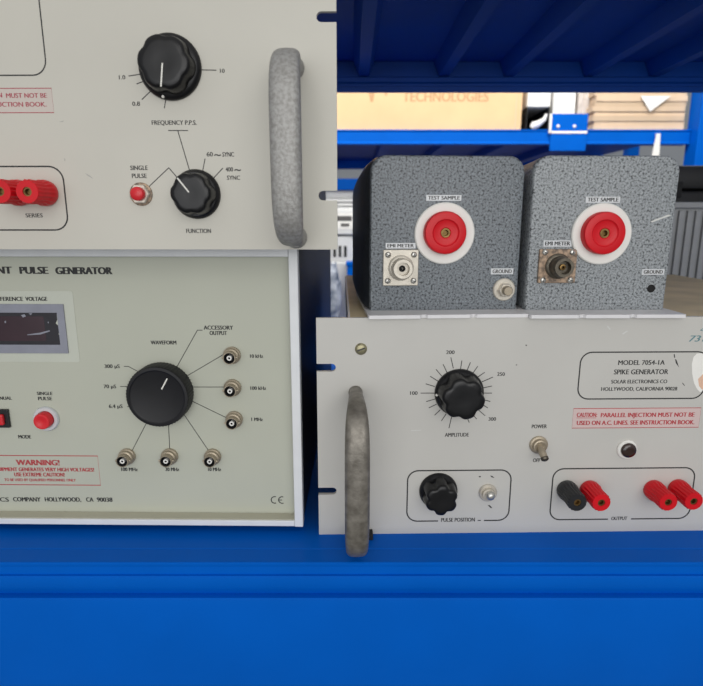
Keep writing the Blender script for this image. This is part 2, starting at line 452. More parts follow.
# indicator lamp
x, z = PR(626.6, 449)
bm = new(); lathe(bm, [(0, 0), (7.8, 0), (7.8, 1.2), (7.0, 2.0), (0, 2.0)], x, z, 0, 40)
k = build('indicator_lamp', bm, 'white_plastic', sg, 40)
bm = new(); lathe(bm, [(5.9, 2.0), (5.9, 3.4), (5.4, 4.2), (3, 4.6), (0, 4.7)], x + .2, z, 0, 40); build('lens', bm, 'lens', k, 60, 'dark brown lens')
# binding posts
for px, py, m, lb in ((566.4, 489.3, 'post_black', 'black binding post'), (589.2, 489.4, 'red', None), (653.0, 489.0, 'red', None), (677.3, 488.2, 'red', None)):
    binding_post(sg, PR, px, py, m, 7.9, 21, lb)
# print
p = Print(PR, sg, 'ink'); g = Print(PR)
for txt, x0, x1, yb, c in (('200', 446, 454.6, 354, 3.6), ('250', 497, 504.8, 375.8, 3.5), ('300', 488.3, 496, 420.7, 3.5), ('100', 410, 417.6, 394.8, 3.5),
                           ('AMPLITUDE', 444.7, 468.8, 436.6, 3.7), ('POWER', 531.6, 546.8, 428.2, 3.7), ('OFF', 532.8, 540.2, 462, 3.6),
                           ('MODEL 7054-1A', 618, 664.6, 364.8, 4.6), ('SPIKE GENERATOR', 613.7, 668, 374.2, 4.8), ('SOLAR ELECTRONICS CO', 611, 667, 383.3, 3.6),
                           ('HOLLYWOOD, CALIFORNIA 90028', 601, 677, 390.6, 3.6), ('OUTPUT', 611, 627, 520, 3.4), ('PULSE POSITION', 441, 474.8, 521.6, 3.8)):
    p.t(txt, x0, x1, yb, c)
q = lambda u, v: (400 + u / 5.858, 340 + v / 5.858)
for o_, i_ in (((298,103),(312,165)),((362,122),(355,168)),((412,132),(395,173)),((455,155),(428,192)),((495,190),(458,215)),((543,218),(480,245)),((537,270),(490,280)),((537,311),(490,311)),((528,360),(490,350)),((513,397),(486,380)),((498,443),(462,412)),((448,462),(420,430)),((405,483),(392,450)),((287,515),(302,450)),((243,473),(270,433)),((203,440),(235,410)),((170,397),(214,376)),((155,360),(204,346)),((122,311),(207,311)),((152,257),(202,272)),((178,213),(224,242)),((212,173),(243,210)),((253,143),(275,190))):
    p.l(q(*o_), q(*i_), w=.6)
# rounded frames
build('dial_scale', p.bm, 'ink', sg, label='ring of tick marks around the AMPLITUDE knob')
x0, z1 = PR(581.3, 352.3); x1, z0 = PR(702.5, 398.3)
p.frame(rrect(x0, x1, z0, z1, 8.5), 1.0)
def open_frame(pl, pts_tl, pts_br, r, gap, w=1.05):
    x0, z1 = pl(*pts_tl); x1, z0 = pl(*pts_br)
    ga = pl(gap[0], pts_br[1])[0]; gb = pl(gap[1], pts_br[1])[0]
    full = rrect(x0, x1, z0, z1, r)
    # reorder so that the line starts at the right end of the gap and runs round to its left end
    n = len(full); seg = 8
    pts = [(gb, z0)] + full[3 * seg:] + full[:3 * seg] + [(ga, z0)]
    return pts, w
pts, w = open_frame(PR, (553.6, 468.8), (688.6, 518.3), 8.5, (608, 631)); p.frame(pts, w, False)
pts, w = open_frame(PR, (407.8, 470.8), (508.3, 520.2), 8.5, (438, 484)); p.frame(pts, w, False)
p.ln((478, 520.4), (480.5, 520.4), w=.8, name='print_speck')
p.mark((490, 475.5), (492.5, 476), (494.5, 478), (491.5, 477.2)); p.mark((479, 476), (481, 476.2), (480.4, 477.3), (478.8, 477)); p.mark((487.5, 505), (490, 505.3), (492.3, 508), (490.6, 508))
p.ln((674.2, 354.5), (674.6, 357.5), w=.7, name='scratch_mark'); p.mark((675, 359), (676.2, 359.5), (677.6, 363), (679, 367.5), (678, 366), (675.8, 363), name='scratch_mark'); p.ln((682.5, 383), (684.5, 385.5), w=.5, name='scratch_mark')
p.mark((525.5, 344.5), (527, 345), (526.6, 346), (525.6, 345.8)); p.mark((515.8, 364.4), (517.2, 364.6), (517, 365.3), (516, 365.4))
g.t('731', 688, 703.5, 341.5, 6, 0, .35); g.l((701, 330), (704.5, 327.5), w=.5); g.l((700.5, 330.2), (704.5, 331), w=.5)
build('handwriting', g.bm, 'pencil', sg, label='teal handwritten scrawl')
# caution notice
bm = new(); x0, z1 = PR(573.6, 408.6); x1, z0 = PR(698.4, 427.2)
prism(bm, [(x0, z0), (x1, z0), (x1, z1), (x0, z1)], -.04, .02)
cl = build('caution_notice', bm, 'pink', sg, label='pink notice with red CAUTION lettering')
r_ = Print(PR); band(r_.bm, [(x0, z0), (x1, z0), (x1, z1), (x0, z1)], .5, 0)
r_.t('CAUTION:', 576.5, 597, 416.9, 4.2, .008); r_.t('PARALLEL INJECTION MUST NOT BE', 600.5, 694.3, 416.9, 4.2, .008); r_.l((576.5, 417.9), (596, 417.9), w=.35)
r_.t('USED ON A.C. LINES. SEE INSTRUCTION BOOK.', 576.5, 694.3, 424.6, 4.2, .008)
build('notice_lettering', r_.bm, 'ink_red', cl)
# torn sticker at the right edge
s_ = Print(PR); s_.poly((703.5, 353), (697, 353.5), (693.5, 357), (691.8, 364), (692.2, 374), (694, 383), (697, 389), (700, 392), (706, 390), (712, 380), (712, 360))
st = build('torn_sticker', s_.bm, 'paper', sg, label='torn white sticker')
s_ = Print(PR); s_.y -= .05; s_.poly((698, 379), (703, 374), (709, 376), (709, 388), (702, 389.5), (699, 386)); build('sticker_patch', s_.bm, 'wood', st)
# wear marks
s_ = Print(PR, sg, 'scratch')
for a_ in (((607.5, 325.5), (610.6, 329), (610, 330), (607, 327)), ((622, 333.5), (627, 330.6), (628, 331.2), (623, 334.6)), ((411, 430.2), (421, 429.8), (421, 430.6), (411, 431))):
    s_.mark(*a_, name='scuff_mark')

# ================================================================== PULSE GENERATOR IN CABINET (lower left)
YL = R(-0.8)
a = at(300.5, 400, 0.394)
ux = Vector((math.cos(YL), math.sin(YL), 0))
WL = 224.0
rootL = a - ux * (WL * MM); rootL.z = 1.0
FOOT = 6.0; TOP = 250 - 20.2
pg = thing('pulse_generator', 'grey green bench instrument in white edged black cabinet at lower left with round knurled knob', 'instrument', rootL, YL)
REC = 12.0
PL = Plane(rootL, YL, REC)
bm = new(); box(bm, -WL + 6.8, WL - 6.8, REC, REC + 3, FOOT + 4, TOP - 4); build('front_panel', bm, 'panel_lower', pg)
bm = new(); box(bm, -WL + .8, WL - .8, 8, 470, FOOT + .8, TOP - .4)
# hollow the cabinet mouth: only walls
bm.free(); bm = new()
box(bm, -WL + .8, -WL + 3, 8, 470, FOOT + .8, TOP - .4); box(bm, WL - 3, WL - .8, 8, 470, FOOT + .8, TOP - .4)
box(bm, -WL + 3, WL - 3, REC + 3, 470, FOOT + .8, FOOT + 3); box(bm, -WL + 3, WL - 3, REC + 3, 470, TOP - 3, TOP - .4); box(bm, -WL + 3, WL - 3, 467, 470, FOOT + 3, TOP - 3)
build('cabinet', bm, 'cabinet_black', pg, label='black cabinet shell')
bm = new(); box(bm, WL - 6.8, WL, 0, 10, FOOT, TOP, .6); fr = build('side_bezel', bm, 'frame_white', pg, label='white right side bezel')
bm = new(); box(bm, -WL, -WL + 6.8, 0, 10, FOOT, TOP, .6); build('side_bezel', bm, 'frame_white', pg, label='white left side bezel')
bm = new(); box(bm, -WL + 6.9, WL - 6.9, 0, REC + 2, TOP - 7.2, TOP, .6); build('top_rail', bm, 'frame_white', pg, label='white top rail')
bm = new(); box(bm, -WL + 6.9, WL - 6.9, .2, 2.2, FOOT + .4, FOOT + 5.2, .5); build('bottom_rail', bm, 'frame_white', pg, label='white bottom rail')
bm = new(); box(bm, -WL + 6.9, WL - 6.9, 2.2, REC - .05, FOOT + 1, FOOT + 5.4, .3); build('bottom_ledge', bm, 'frame_inner', pg, label='cream ledge inside the bottom rail')
for sx in (-1, 1):
    for yy in (60, 420):
        bm = new(); lathe(bm, [(0, 0), (9, 0), (8, 0), (8, 0)], 0, 0); bm.free(); bm = new()
        box(bm, sx * 190 - 9, sx * 190 + 9, yy - 9, yy + 9, 0, FOOT + .8, 1); build('base_block', bm, 'rubber', pg)  # rubber feet under the cabinet
# display
x1, z1 = PL(72.5, 291); _, z0 = PL(72.5, 362)
bm = new(); prism(bm, rrect(x1 - 150, x1, z0, z1, 2), REC - .25, REC + .02); dp = build('display_unit', bm, 'sticker_clear', pg, label='pale overlay around the display')
x1, z1 = PL(64.4, 304); x2, z0 = PL(68.5, 353); x1 = (x1 + x2) / 2
bm = new(); 
def ring_frame(bm, ox0, ox1, oz0, oz1, ix0, ix1, iz0, iz1, y0, y1):
    box(bm, ox0, ox1, y0, y1, iz1, oz1); box(bm, ox0, ox1, y0, y1, oz0, iz0); box(bm, ox0, ix0, y0, y1, iz0, iz1); box(bm, ix1, ox1, y0, y1, iz0, iz1)
ix, iz1 = PL(57.5, 312.5); _, iz0 = PL(57.5, 344.5)
ring_frame(bm, x1 - 134, x1, z0, z1, x1 - 124, ix, iz0, iz1, REC - 1.2, REC)
build('display_bezel', bm, 'bezel', dp, label='blue grey bezel')
bm = new(); pts = [(x1 - 124, iz0), (ix + .3, iz0)]
for i in range(1, 9): pts.append((ix + (.5 if i % 3 else -1.0) - (1.2 if i > 5 else 0), iz0 + (iz1 - iz0) * i / 9))
pts += [(ix - .5, iz1), (x1 - 124, iz1)]
prism(bm, pts, REC - .55, REC - .2); dw = build('display_window', bm, 'display_edge', dp, label='dark display window')
ax, az1 = PL(-20, 316); bx, az0 = PL(47, 341)
bm = new(); prism(bm, rrect(x1 - 118, bx, az0, az1, 1.5), REC - .62, REC - .4); build('display_glass', bm, 'display', dw, label='plum tinted glass')
s_ = Print(PL); s_.y = REC - .62
s_.poly((27.5, 334.3), (40, 332.6), (50, 330), (50.5, 331.2), (41, 334.3), (28, 335)); s_.poly((21.5, 315), (25, 314), (26.5, 316.2), (23.5, 317.4)); s_.poly((29, 313.2), (32.8, 313), (31.5, 315)); s_.poly((5, 321), (6.5, 320.5), (6.6, 322.8), (5.3, 323)); s_.poly((48.3, 321.5), (49.2, 321.5), (49.2, 323), (48.3, 323))
build('window_scratch', s_.bm, 'bezel', dw)  # pale smears and scratches on the display window
# rocker switch
x1, z1 = PL(10.6, 408.8); x2, z0 = PL(11.6, 427)
bm = new(); box(bm, x2 - 24, x2, REC - 2.2, REC, z0, z1, .6); rs = build('rocker_switch', bm, 'rocker_black', pg, label='black framed rocker switch')
rx, rz1 = PL(5.8, 413); _, rz0 = PL(5.8, 423.5)
bm = new(); box(bm, rx - 13, rx, REC - 5, REC - 1.5, rz0, rz1, 1.2); build('rocker', bm, 'red_button', rs, label='red rocker')
# push button
x, z = PL(47.0, 418.3)
bm = new(); lathe(bm, [(0, 0), (10.2, 0), (10.2, 1.6), (9.4, 2.6), (7.2, 2.6), (7.0, 1.2), (0, 1.2)], x, z, REC, 44); pb = build('push_button', bm, 'steel', pg, 40, 'red push button in a silver ring')
pb.data.materials.clear(); pb.data.materials.append(M['tape'])
bm = new(); lathe(bm, [(6.6, .5), (6.6, 7.2), (6.0, 8.2), (4.6, 8.4), (3.0, 7.7), (0, 7.5)], x, z, REC, 40); build('button_cap', bm, 'red_button', pb, 50, 'red cap')
# knurled knob
x, z = PL(163.2, 391.8)
rb = PL.size(163, 392, 30.5)
bm = new(); prof = [(0, 0), (rb, 0), (rb, 1), (rb, 12.4), (rb * .975, 13.6), (rb * .89, 13.8), (rb * .86, 13.2), (rb * .84, 13.0), (0, 13.0)]
lathe(bm, prof, x, z, REC, 180, (60, [0, .012, .012, .012, .004, 0, 0, 0, 0], 0, math.cos))
k = build('waveform_knob', bm, 'knob_matt', pg, 40, 'large black knurled knob')
bm = new(); path_line(bm, [(x + 4.0, z + 6.6), (x + 8.6, z + 14.6)], 1.0, REC - 13.0); build('pointer_line', bm, 'white_mark', k, label='white pointer line')
# coaxial sockets
def bnc(px, py):
    x, z = PL(px, py)
    b = new(); lathe(b, [(0, 0), (6.8, 0), (6.8, 2.2), (6.0, 2.8), (5.9, 5.5), (4.9, 6), (4.9, 10.4), (4.7, 10.7), (4.3, 10.7), (4.2, 5), (0, 5)], x, z, REC, 32)
    for sx in (-1, 1): tube(b, [(x + sx * 4.5, REC - 8.6, z), (x + sx * 6.0, REC - 8.6, z)], .9, 8)
    s = build('coaxial_socket', b, 'bnc', pg, 40)
    b = new(); lathe(b, [(4.2, 5.0), (4.18, 10.2), (3.7, 10.2), (3.6, 5.4), (0, 5.4)], x, z, REC, 28); build('dark_bore', b, 'dark_hole', s, 40, 'dark bore')
    b = new(); lathe(b, [(1.9, 5.2), (1.9, 10.2), (.9, 10.2), (.85, 8), (0, 8)], x, z, REC, 20); w_ = build('white_insulator', b, 'white_plastic', s, 40, 'white insulator')
    b = new(); lathe(b, [(.85, 7.8), (.85, 10.0), (0, 10.0)], x, z, REC, 14); build('centre_contact', b, 'dark_hole', s, 40, 'dark centre contact')
for q_ in ((232.2, 355), (232.8, 387.3), (234.5, 419), (127.5, 456), (170, 456), (212.9, 456.3)): bnc(*q_)
# print
p = Print(PL, pg, 'ink')
for txt, x0, x1, yb, c, bo in (('TRANSIENT', -46, 12.6, 273.6, 7, .032), ('PULSE', 19.8, 48.8, 273.8, 7, .032), ('GENERATOR', 55.6, 112.9, 274.2, 7, .032),
        ('REFERENCE', -5.5, 23.6, 300.8, 4, .01), ('VOLTAGE', 25.8, 47.8, 300.8, 4, .01), ('MANUAL', -7, 12.2, 399.7, 3.2, .015), ('SINGLE', 37, 52.8, 395, 3.2, .015), ('PULSE', 38.2, 52.4, 400.2, 3.4, .015), ('MODE', 18.5, 31.4, 438.5, 3.5, .015),
        ('WAVEFORM', 150.7, 176.6, 344.4, 3.8, .015), ('ACCESSORY', 203.7, 233.3, 329.6, 4, .01), ('OUTPUT', 209.6, 227.2, 335, 4, .01),
        ('300 µS', 104.6, 120, 368, 3.6, .01), ('70 µS', 103.8, 116.4, 388.2, 3.6, .01), ('6.4 µS', 109, 122.8, 408, 3.6, .01),
        ('10 kHz', 250, 263.3, 357.8, 3.4, .012), ('100 kHz', 250.4, 266.3, 389.8, 3.4, .012), ('1 MHz', 251.3, 263, 421, 3.4, .012),
        ('100 MHz', 121.3, 138, 471, 3.4, .012), ('30 MHz', 165.4, 179.4, 471, 3.4, .012), ('10 MHz', 208, 221.3, 471, 3.4, .012),
        ('SOLAR ELECTRONICS', -68, 9.2, 501.3, 4.2, .012), ('COMPANY', 13.3, 41, 501.4, 4.2, .012), ('HOLLYWOOD,', 45, 81.4, 501.5, 4.2, .012), ('CA', 86.2, 93.8, 501.6, 4.2, .012), ('90038', 97, 112.8, 501.7, 4.2, .012)):
    p.y = REC - (.3 if txt in ('REFERENCE', 'VOLTAGE') else 0)
    p.t(txt, x0, x1, yb, c, bo)
p.y = REC
q = lambda u, v: (100 + u / 5.717, 320 + v / 5.717)
p.ln(q(138, 265), q(162, 265), q(235, 304)); p.ln(q(117, 380), q(175, 380)); p.ln(q(157, 495), q(180, 495))
p.ln(q(585, 58), q(557, 58), q(430, 285))
for a_, b_ in (((186, 376.5), (226, 353)), ((190, 387), (226, 387)), ((189, 399.6), (228, 418.5)), ((181, 410), (208.5, 450.5)), ((168.3, 420), (169.8, 450)), ((148, 420), (132.5, 450))): p.ln(a_, b_)
# CE mark
def arc(pl, px, py, r, a0, a1, n=12):
    x, z = pl(px, py); return [(x + r * math.cos(R(a0 + (a1 - a0) * i / n)), z + r * math.sin(R(a0 + (a1 - a0) * i / n))) for i in range(n + 1)]
rr = PL.size(275, 500, 3.6)
band(p.bm, arc(PL, 274.8, 499.9, rr, 70, 290), .8, REC, False); band(p.bm, arc(PL, 282.2, 500, rr, 70, 290), .8, REC, False); p.l((279, 500), (281.8, 500), w=.75)
build('conformity_mark', p.bm, 'ink', pg, label='CE mark')
p = Print(PL)
x1, z1 = PL(97.6, 456); x2, z0 = PL(100.6, 485.2); x1 = (x1 + x2) / 2; x0 = PL(-25, 470)[0]
band(p.bm, [(x0, z0), (x1, z0), (x1, z1), (x0, z1)], .7, REC)
p.t('WARNING!', 16.3, 60, 465.2, 5.4, .02); p.t('THIS EQUIPMENT GENERATES VERY HIGH VOLTAGES!', -19, 94.4, 471.2, 3.6, .012); p.t('USE EXTREME CAUTION!', 14.4, 65, 476.4, 3.7, .012); p.t('TO BE USED BY QUALIFIED PERSONNEL ONLY', 4.6, 76, 481.2, 2.6, .006)
build('warning_notice', p.bm, 'ink_red', pg, label='red framed WARNING notice')

# ================================================================== GENERATOR ON TOP (upper left)
a = at(337, 150, 0.360)
rootU = a - ux * (W * MM); rootU.z = 1.0 + TOP * MM
ug = thing('frequency_generator', 'warm grey rack instrument resting on the black cabinet at upper left, with one cast handle', 'instrument', rootU, YL)
PU = Plane(rootU, YL)
build('front_panel', rack_panel([34.5, 139.7], H, 9.2), 'panel_upper', ug)
bm = new(); box(bm, -216, 216, 3.2, 300, 0, 174); build('chassis', bm, 'chassis', ug)
hx = PU(294.5, 160)[0]
handle(ug, hx, 8, 111, 41, 'cast', 18, 12)
lobed_knob(ug, PU, 196.8, 194.3, 15.6, 12.6, 15, 6, R(0), line=R(128), name='function_knob', amp=.05)
lobed_knob(ug, PU, 170.5, 67.5, 19.4, 15.6, 14, 6, R(40), line=R(262), dot=R(255), name='frequency_knob', amp=.045)
x, z = PU(141.3, 194.2)
bm = new(); lathe(bm, [(0, 0), (7.4, 0), (7.3, 1), (6.2, 1.4), (0, 1.4)], x, z, 0, 36); pb = build('push_button', bm, 'rusty', ug, 40, 'red push button in a hexagonal nut')
bm = new(); lathe(bm, [(6.6, 1.2), (6.6, 3.2), (6.0, 3.9), (4.6, 3.9), (0, 3.9)], x, z, 0, 6); build('hex_nut', bm, 'nickel', pb, 30)
bm = new(); lathe(bm, [(4.3, 3.5), (4.3, 7.4), (3.8, 8.0), (0, 8.1)], x, z, 0, 32); build('button_cap', bm, 'red_button', pb, 50, 'red cap')
for px, py in ((46.4, 193.2), (20.5, 193.0), (-50, 193), (-76, 193)): binding_post(ug, PU, px, py, 'red', 7.9, 21)
p = Print(PU, ug, 'ink')
for txt, x0, x1, yb, c in (('1.0', 119, 125.6, 79.4, 4.2), ('0.8', 132.4, 140.2, 105.8, 4.2), ('10', 220, 224.8, 72.8, 4), ('FREQUENCY P.P.S.', 151.8, 196.8, 124.8, 4.4), ('60', 206.7, 213, 156.4, 4.4), ('~', 214.2, 221.2, 158.4, 8.5), ('SYNC', 222.4, 234.2, 156.6, 4.4), ('400', 225.6, 233.2, 171.5, 4.2), ('~', 234.4, 241.2, 173.4, 8.5), ('SYNC', 227, 240.2, 179.8, 4.2), ('SINGLE', 130.4, 148, 170, 4.4), ('PULSE', 132, 147, 178, 4.4), ('FUNCTION', 186.3, 211.2, 233, 4.2), ('SERIES', 25.8, 43, 217.4, 4)):
    p.t(txt, x0, x1, yb, c)
q = lambda u, v: (100 + u / 4.69, 60 + v / 4.69)
for a_, b_ in (((135,75),(195,66)),((173,112),(222,93)),((197,185),(248,136)),((302,225),(312,165)),((460,46),(545,48))): p.ln(q(*a_), q(*b_), name='dial_tick')
q = lambda u, v: (120 + u / 5.02, 110 + v / 5.02)
p.ln(q(243, 103), q(340, 103)); p.ln(q(290, 103), q(354, 320)); p.ln(q(427, 245), q(412, 320)); p.ln(q(515, 293), q(455, 358)); p.ln(q(145, 385), q(245, 290), q(312, 368))
x1, z1 = PU(63.6, 166.4); x2, z0 = PU(67.4, 230); xr = (x1 + x2) / 2; x0 = PU(-105, 200)[0]
p.frame(rrect(x0, xr, z0, z1, 9), .95)
xr, z0 = PU(47.2, 75.2); p.frame(rrect(x0, xr, z0, z0 + 60, 9), .8)
x1, z1 = PU(51.8, 88.2); x2, z0 = PU(53.6, 112.6); xr = (x1 + x2) / 2; x0 = PU(-104, 100)[0]
bm = new(); prism(bm, [(x0, z0), (xr, z0), (xr, z1), (x0, z1)], -.04, .02); cl = build('caution_notice', bm, 'pink_faint', ug, label='pink notice with red lettering')
p = Print(PU); band(p.bm, [(x0, z0), (xr, z0), (xr, z1), (x0, z1)], .5, 0)
p.t('CAUTION: PARALLEL INJECTION', -99, 2.5, 97.6, 4.6, .005); p.t('MUST NOT BE', 6.3, 47.2, 97.8, 4.6, .005); p.t('USED ON A.C. LINES. SEE INSTRUCTION BOOK.', -99, 46.8, 106.8, 4.6, .005)
build('notice_lettering', p.bm, 'ink_crimson', cl)
s_ = Print(PU, ug, 'smudge')
for a_ in (((85, 173), (90, 175.6), (93.5, 179), (88, 176)), ((59, 122), (64, 120.4), (63, 121.8)), ((64, 158), (65.5, 160), (64.5, 161))): s_.mark(*a_, name='scuff_mark')

# ================================================================== SPECKLED TEST BOXES
def test_box(label, yaw, pc, left, right, depth, m, lp, rp, notches, front_z, det):
    base = at(pc, 309, 0.414); base.z = 1.0 + H * MM
    root = thing('test_fixture_box', label, 'test box', base, yaw, 'speckled test boxes')
    PB = Plane(base, yaw)
    bp = 2.6
    # mounting plate with torn front lip
    PF = Plane(base, yaw, -front_z)
    x0 = PF(lp, 316)[0]; x1 = PF(rp, 316)[0]
    yf = -front_z
    pts = [(x0, depth - 2), (x0, yf + 1)]
    pts.append((x0 + .6, yf))
    for n in notches:
        nx = PF(n, 316)[0]; pts += [(nx - 3.2, yf), (nx - 1.4, yf + 1.8), (nx + 1.0, yf + 2.6), (nx + 2.6, yf + .4)]
    pts += [(x1 - 1, yf), (x1, yf + 1.2), (x1, depth - 2)]
    b = new(); prism_axis(b, pts, 0, bp, lambda p, t: (p[0], p[1], t)); build('base_plate', b, 'plate', root, label='pale torn edged base plate')
    xl = PB(left, 309)[0]; xr = PB(right, 309)[0]; top = PB(pc, 155)[1]
    def shell(name, stations, m_, lab, caps):
        b = new(); rings = []
        for yy, ins, rt, rb, fl in stations:
            a0, a1, c0, c1 = xl + ins - fl, xr - ins, bp + .05, top - ins
            pts = []
            for cx, cz, rad, q0 in ((a1, c1, rt, 0), (a0, c1, rt, 90), (a0, c0, rb, 180), (a1, c0, rb, 270)):
                sx = 1 if cx == a1 else -1; sz = 1 if cz == c1 else -1
                for i in range(13):
                    t = R(q0 + 90 * i / 12); pts.append((cx - sx * rad + rad * math.cos(t), cz - sz * rad + rad * math.sin(t)))
            rings.append([b.verts.new((x, yy, z)) for x, z in pts])
        for r0, r1 in zip(rings, rings[1:]):
            n = len(r0)
            for i in range(n): b.faces.new((r0[i], r0[(i + 1) % n], r1[(i + 1) % n], r1[i]))
        b.faces.new(rings[0]); b.faces.new(rings[-1][::-1])
        return build(name, b, m_, root, 35, lab)
    shell('front_panel', ((0, 2.0, 11, .6, 0), (.3, 1.0, 11.6, .6, 0), (1.2, .3, 12, .6, 0), (3, 0, 12, .6, 0), (6, 0, 12, .6, 0)), m, None, True)
    f = det['flare']
    shell('cover', ((6.05, .05, 12, .8, 0), (14, 0, 13, 2, f * .55), (30, 0, 16, 5, f), (70, 0, 22, 10, f * 1.3), (depth - 3, 0, 26, 14, f * 1.3), (depth, 2.5, 26, 14, f * 1.2)), det['cover'], det['cover_label'], True)
    # red terminal on white disc
    x, z = PB(*det['disc']); r = PB.size(det['disc'][0], det['disc'][1], 29.8)
    b = new(); lathe(b, [(0, 0), (r, 0), (r, 1.6), (r - .8, 2.4), (0, 2.4)], x, z, 0, 64); dsc = build('insulating_disc', b, 'white_plastic', root, 40, 'white disc')
    x, z = PB(*det['red']); r = PB.size(det['red'][0], det['red'][1], 20.6)
    b = new(); prof = [(0, 2.2), (r, 2.2), (r, 7.8), (r * .96, 9.0), (r * .88, 9.4), (r * .64, 9.4), (r * .6, 8.6), (r * .55, 8.2), (r * .26, 8.2), (r * .22, 7.6), (r * .22, 4), (0, 4)]
    lathe(b, prof, x, z, 0, 64); rt_ = build('terminal_knob', b, 'red', dsc, 35, 'red terminal')
    b = new(); lathe(b, [(r * .22, 3.8), (r * .22, 8.1), (r * .14, 8.1), (r * .12, 5), (0, 5)], x, z, 0, 24); build('brass_socket', b, 'brass', rt_, 40, 'dark brass socket')
    # flange connector
    (ax, ay, bx, by), mm_, mb, L = det['conn']
    x0, z1 = PB(ax, ay); x1, z0 = PB(bx, by); cx, cz = (x0 + x1) / 2, (z0 + z1) / 2; hw = (x1 - x0) / 2
    b = new(); box(b, x0, x1, -2.4, -.02, z0, z1, .5); cn = build('panel_connector', b, mm_, root, None, det['clabel'])
    b = new(); lathe(b, [(0, 2), (9.6, 2), (9.6, 3.6), (8.6, 4.4), (7.4, 4.6), (7.3, 6), (7.9, 6.4), (7.3, 7.2), (7.9, 8), (7.3, 8.8), (7.9, 9.6), (7.4, L - 1.4), (7.0, L), (4.9, L), (4.7, L - 5), (0, L - 5)], cx, cz, 0, 40); bl = build('barrel', b, mb, cn, 30)
    b = new(); lathe(b, [(4.9, L - .6), (4.8, L - 5.2), (2.4, L - 5.2), (2.2, L - 3.2), (1.2, L - 3.0), (1.0, L - 5), (0, L - 5)], cx, cz, 0, 28); build('bore', b, 'dark_hole' if mm_ == 'nickel' else 'brass', cn, 40, 'dark bore')
    for sx in (-1, 1):
        for sz in (-1, 1): screw(cn, cx + sx * hw * .73, cz + sz * hw * .73, -2.4, 2.3, 'steel', 30 + 50 * sx * sz, 'flange_screw', 1.3)
    # label tapes
    for txt, (ax, ay, bx, by) in det['tapes']:
        x0, z1 = PB(ax, ay); x1, z0 = PB(bx, by)
        b = new(); prism(b, [(x0, z0), (x1, z0), (x1, z1), (x0, z1)], -.3, .02); tp = build('label_strip', b, 'tape', root, None, 'silver label strip reading ' + txt)
        b = new(); hh = z1 - z0; put_text(b, txt, x0 + 1.2, x1 - 1.2, z0 + hh * .2, hh * .62, -.3, .006); build('strip_lettering', b, 'ink_grey' if txt == 'GROUND' else 'ink', tp)
    return root, PB
nb = dict(flare=5, cover='cover_dark', cover_label='darker glossy side cover', disc=(444.2, 233.5), red=(443.2, 232.6), conn=((383, 249.6, 417.4, 285.2), 'nickel', 'nickel', 14), clabel='clean nickel flange connector',
          tapes=(('TEST SAMPLE', (426.3, 194.9, 461.2, 200.8)), ('EMI METER', (385.7, 243, 415.4, 248.4)), ('GROUND', (491, 268.4, 513, 274.2))))
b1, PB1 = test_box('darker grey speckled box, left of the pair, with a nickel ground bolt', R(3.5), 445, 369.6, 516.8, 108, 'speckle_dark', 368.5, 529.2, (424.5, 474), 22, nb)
x, z = PB1(503.6, 289.4)
bm = new(); lathe(bm, [(0, 0), (8.7, 0), (8.7, 1.2), (8.0, 1.8), (0, 1.8)], x, z, 0, 40); k = build('ground_bolt', bm, 'nickel', b1, 40, 'nickel ground bolt with washer')
bm = new(); lathe(bm, [(5.6, 1.6), (5.6, 5.4), (5.0, 6.0), (0, 6.0)], x, z, 0, 6); build('hex_nut', bm, 'nickel', k, 30)
bm = new(); lathe(bm, [(3.6, 5.8), (3.6, 10.4), (3.1, 11), (0, 11)], x, z, 0, 24); build('stud', bm, 'bnc', k, 40)
nb2 = dict(flare=0, cover='speckle_light', cover_label=None, disc=(600.6, 234), red=(599.6, 233), conn=((539, 249, 573.6, 282.6), 'rusty', 'barrel_dark', 15.5), clabel='rusty flange connector',
           tapes=(('TEST SAMPLE', (586, 196.6, 619.6, 202.8)), ('EMI METER', (543.6, 240.4, 571.4, 246.6)), ('GROUND', (642.2, 269, 663.8, 274.8))))
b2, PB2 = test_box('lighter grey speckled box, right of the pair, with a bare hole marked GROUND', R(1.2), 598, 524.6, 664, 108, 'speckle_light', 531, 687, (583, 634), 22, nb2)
x, z = PB2(651, 288.5)
bm = new(); lathe(bm, [(0, .05), (3.1, .05), (3.1, .25), (2.7, .3), (2.6, .06), (0, .06)], x, z, 0, 28); build('ground_hole', bm, 'dark_hole', b2, 40, 'black disc for the shade in an empty hole')  # flat black disc paints the shade inside a bare hole
s_ = Print(PB2); s_.poly((650.5, 221.5), (656, 219), (661, 217.5), (668, 214.5), (671.5, 215.5), (664, 218), (659, 219.8), (652, 222.5)); build('scratch_mark', s_.bm, 'scratch', b2)

# ================================================================== THINGS FURTHER BACK ON OUR DECK
# ribbed crate
x0 = at(640, 240, .735).x; x1 = x0 + .30
cr_ = thing('ribbed_crate', 'grey ribbed plastic crate standing behind the lighter speckled box', 'crate', ((x0 + x1) / 2, .735, 1.0))
bm = new(); hw = 150; zt = 272
box(bm, -hw, hw, 4, 190, 0, zt - 6)
for k in range(27):
    x = -hw + 4 + k * 11.2; box(bm, x, x + 6.4, 0, 5, 6, zt - 12, .8)
build('crate_body', bm, 'crate', cr_)
bm = new(); box(bm, -hw - 3, hw + 3, -3, 193, zt - 9, zt - 1, 1.5); build('crate_rim', bm, 'crate', cr_)
# black case behind it
x0 = at(620, 190, .96).x
bc = thing('equipment_case', 'plain black case standing behind the grey ribbed crate', 'case', (x0 + .2, .945, 1.0))
bm = new(); box(bm, -200, 200, 0, 95, 0, 296, 6); build('case_body', bm, 'black_case', bc, 35)
bm = new(); box(bm, -201, 201, -1, 96, 298, 337, 6); build('lid', bm, 'black_case', bc, 35)
for x in (-120, 120):
    bm = new(); box(bm, x - 16, x + 16, -4, -.5, 284, 310, 1); build('latch', bm, 'rubber', bc)

